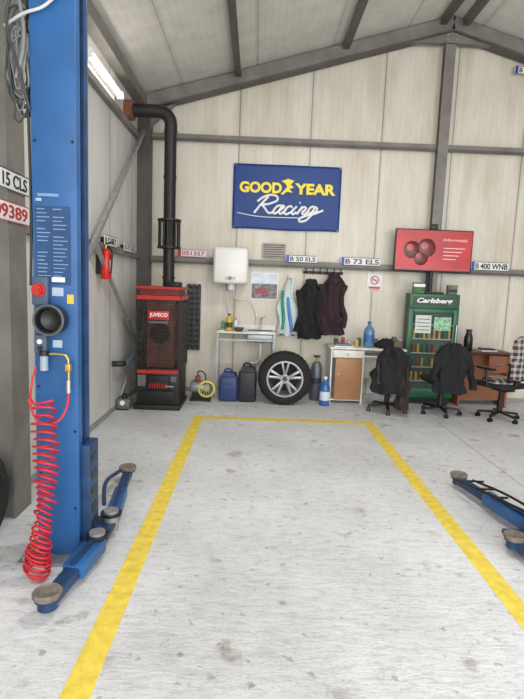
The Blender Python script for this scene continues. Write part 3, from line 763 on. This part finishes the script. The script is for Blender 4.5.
box('screen_ticker',1.915,2.97,y-.005,y-.003,1.91,1.93,M('screen_pink',(150,80,76),.4,emit=.2))
cyl('neck',(2.45,y+.06,1.60),(2.45,y+.06,1.95),.03,black)
box('stand_foot',2.36,2.62,y-.06,y+.10,1.571,1.595,black,.006)
box('camera_bar',2.38,2.48,y,y+.04,2.455,2.53,black,.01)
END()
G('cardboard_box')
box('carton',2.18,2.34,7.06,7.12,1.571,1.72,M('box_green',(70,112,72),.6,0,.4,14),.006); box('flap',2.18,2.34,7.05,7.06,1.66,1.70,whitep)
END()
G('cardboard_box.001')
box('carton',2.66,2.80,7.06,7.12,1.571,1.70,M('box_green_b',(100,106,84),.6,0,.5,20),.006); box('flap',2.67,2.79,7.05,7.06,1.60,1.64,black)
END()

G('wooden_desk')
bw=M('brown_laminate',(146,90,60),.4,0,.14,3)
box('top',2.88,3.62,6.95,7.36,.76,.79,M('brown_top',(84,56,42),.4),.005)
box('side_l',2.90,2.925,6.98,7.35,0,.76,bw); box('side_r',3.57,3.595,6.98,7.35,0,.76,bw)
box('modesty_panel',2.925,3.57,7.10,7.12,.08,.76,bw)
box('drawer_front',3.30,3.565,6.985,7.0,.5,.74,bw,.003); cyl('drawer_handle',(3.38,6.965,.62),(3.5,6.965,.62),.007,galv)
END()
bottle('thermos_flask',3.02,7.08,.791,.06,.30,M('thermos_black',(24,24,26),.3),black,.6)
G('paper_stack'); box('sheets',3.2,3.42,7.02,7.2,.791,.81,whitep); box('book',3.21,3.40,7.04,7.19,.81,.83,black); END()

# ---------------------------------------------------------------- chairs
plaid=plaid_mat()
def office_chair(name,loc,rz,back_h=.95,arms=True,jacket=0):
    G(name,loc,rz)
    seatm=M('chair_fabric',(30,31,34),.9,0,.2,30,.3)
    for i in range(5):
        t=2*math.pi*i/5+.3; x,y=.25*math.cos(t),.25*math.sin(t)
        beam(f'star_{i}',(0,0,.10),(x,y,.075),.035,.026,black,.004)
        cyl(f'stem_{i}',(x,y,.05),(x,y,.08),.01,black,seg=8)
        for s in (-1,1): cyl(f'caster_{i}_{s}',(x+s*.008,y,.026),(x+s*.024,y,.026),.026,black,seg=16)
    cyl('gas_lift',(0,0,.09),(0,0,.40),.026,blackm); cyl('gas_sleeve',(0,0,.12),(0,0,.26),.036,black)
    box('mechanism',-.09,.09,-.09,.14,.38,.42,blackm,.01)
    box('seat',-.23,.23,-.24,.20,.42,.49,seatm,.035)
    beam('back_bar',(0,.16,.42),(0,.29,.62),.06,.02,black)
    bm=bmesh.new(); V=[]
    nx,nz=10,10; z0=.55
    for j in range(nz+1):
        row=[]
        w=j/nz; hw=.20*(1-.12*(2*w-1)**4-.08*w)
        for i in range(nx+1):
            u=2*i/nx-1; row.append(bm.verts.new((hw*u,.27+.04*w*w-.04*u*u+.02*math.sin(w*3.1),z0+w*(back_h-z0)-.02*u*u)))
        V.append(row)
    for j in range(nz):
        for i in range(nx): bm.faces.new([V[j][i],V[j][i+1],V[j+1][i+1],V[j+1][i]])
    o=mk('backrest',bm,seatm,True); s=o.modifiers.new('s','SOLIDIFY'); s.thickness=.04; s.offset=0
    if arms:
        for s in (-1,1): tube(f'armrest_{s}',[(s*.2,.05,.43),(s*.28,.03,.46),(s*.29,.0,.60),(s*.29,-.02,.66)],.016,black); box(f'armpad_{s}',s*.29-.03,s*.29+.03,-.16,.12,.66,.69,black,.012)
    if jacket==1:
        rs=[]
        for k in range(14):
            t=k/13; z=.34+.03*math.sin(t*3)+t*(back_h+.03-.36)
            rx=.205-.02*math.sin(t*6)-(.12*max(0,t-.75)/.25)+.012*math.sin(k*1.9); rs.append((.018*math.sin(t*7),.29+.015*t,z,rx,.07))
        rings('draped_jacket',rs,cblk,fold=.24,nf=7,seg=48,ph=.5)
        for s in (-1,1): rings(f'jacket_sleeve_{s}',[(s*(.17+.012*k)+.01*math.sin(k*1.5),.33,back_h-.10-.05*k,.045+.004*math.sin(k*2),.045) for k in range(8 if s>0 else 10)],cblk,fold=.2,nf=5,seg=16)
        rings('jacket_collar',[(0,.30,back_h-.02+.02*k,.10-.02*k,.06-.01*k) for k in range(3)],cblk,fold=.15,seg=20)
    if jacket==2:
        rings('blanket_back',[(0,.295+.02*(k/12),.58+k/12*(back_h+.02-.58),.235-.02*math.sin(k*.7)-(.06 if k==12 else 0),.05) for k in range(13)],plaid,fold=.18,nf=7,seg=48)
        rings('blanket_seat',[(0,-.02,.485,.22,.2),(0,-.02,.52,.22,.2),(0,0,.55,.15,.14)],plaid,fold=.1,nf=5,seg=32)
    if jacket==3:
        rings('jacket_back',[(.02*math.sin(k*.55),.30,.30+k/12*.58,.215-.03*k/12+.012*math.sin(k*1.7)-(.10*max(0,k-10)/2),.08) for k in range(13)],cblk,fold=.28,nf=6,seg=48)
        rings('jacket_side',[(-.17+.012*math.sin(k*1.2),.25,.10+.075*k,.085-.004*k+.006*math.sin(k*2.1),.09) for k in range(10)],M('coat_brown',(56,46,44),.9,0,.4,10,.3),fold=.28,nf=5,seg=24,ph=2)
        rings('jacket_seat',[(.0,-.02,.49+.05*k,.23-.05*k,.21-.05*k) for k in range(4)],cblk,fold=.2,nf=5,seg=30,ph=1)
        rings('jacket_grey',[(.13+.01*math.sin(k*2),.26,.42+.055*k,.075-.004*k,.10) for k in range(7)],M('coat_grey',(66,62,62),.9,0,.3,10,.2),fold=.25,nf=5,seg=24,ph=3)
        rings('jacket_front',[(-.10+.01*math.sin(k*1.7),-.16,.26+.045*k,.11-.004*k,.08) for k in range(7)],cblk,fold=.25,nf=5,seg=24,ph=1.4)
    END()
office_chair('office_chair',(2.48,6.52,0),math.pi,.95,False,1)
office_chair('office_chair.001',(3.18,6.33,0),math.radians(204),1.08,True,2)
office_chair('office_chair.002',(1.78,6.56,0),math.radians(172),.80,False,3)

G('spare_tire',(-1.60,2.86,.272))
lathe('tire',(-.09,0,0),(1,0,0),[(.17,0),(.23,-.005),(.262,.02),(.268,.05),(.268,.11),(.262,.14),(.23,.165),(.17,.16)],rubber,seg=48,closed=True)
for i,xx in enumerate((-.055,-.015,.025)): lathe(f'tread_{i}',(xx,0,0),(1,0,0),[(.266,0),(.272,.005),(.272,.02),(.266,.025)],rubber,seg=48,closed=True)
END()
G('chain_rack')
for i in range(6): beam(f'rod_{i}',(-1.62,4.3+i*.05,.0),(-1.66,4.3+i*.05,.45+.03*(i%2)),.02,.02,blackm)
beam('rail_a',(-1.66,4.25,.40),(-1.66,4.6,.40),.02,.03,blackm); beam('rail_b',(-1.63,4.25,.12),(-1.63,4.6,.12),.02,.03,blackm)
END()

for e in [o for o in SC.objects if o.type=='EMPTY' and o.location.length<1e-6]:
    ch=[o for o in SC.objects if o.parent==e]
    if not ch: continue
    mn=Vector((1e9,)*3); mx=Vector((-1e9,)*3)
    for o in ch:
        for v in o.data.vertices:
            for k in range(3): mn[k]=min(mn[k],v.co[k]); mx[k]=max(mx[k],v.co[k])
    c=Vector(((mn.x+mx.x)/2,(mn.y+mx.y)/2,mn.z))
    e.location=c
    for o in ch: o.location=-c

# ---------------------------------------------------------------- lights
w=bpy.data.worlds.new('sky'); SC.world=w; w.use_nodes=True
bg=w.node_tree.nodes['Background']; bg.inputs[0].default_value=(.97,.985,1,1); bg.inputs[1].default_value=2.35
def area(n,loc,rot,sx,sy,e,col=(1,1,1)):
    l=bpy.data.lights.new(n,'AREA'); l.shape='RECTANGLE'; l.size=sx; l.size_y=sy; l.energy=e; l.color=col
    o=bpy.data.objects.new(n,l); COL.objects.link(o); o.location=loc; o.rotation_euler=rot; return o
area('daylight_through_gate',(2.3,-1.8,2.3),(math.radians(90),0,0),7.5,4.0,290,(.985,.99,1))
area('added_ceiling_fill',(.9,3.6,4.45),(0,0,0),1.2,.3,75,(1,.99,.96))  # added fill light under the roof, no fixture belongs to it

# ---------------------------------------------------------------- camera
th=math.atan(64.3/505); psi=math.radians(.85); ro=math.radians(2.2)
F=Vector((math.sin(psi)*math.cos(th),math.cos(psi)*math.cos(th),-math.sin(th)))
R0=Vector((math.cos(psi),-math.sin(psi),0)); U0=R0.cross(F)
R=(R0*math.cos(ro)+U0*math.sin(ro)).normalized(); U=(U0*math.cos(ro)-R0*math.sin(ro)).normalized()
cam=bpy.data.cameras.new('camera'); co=bpy.data.objects.new('camera',cam); COL.objects.link(co)
co.matrix_world=Matrix((( R.x,U.x,-F.x,0),(R.y,U.y,-F.y,0),(R.z,U.z,-F.z,1.6),(0,0,0,1)))
cam.sensor_fit='VERTICAL'; cam.sensor_height=24; cam.lens=24*505/699; cam.clip_start=.05
SC.camera=co
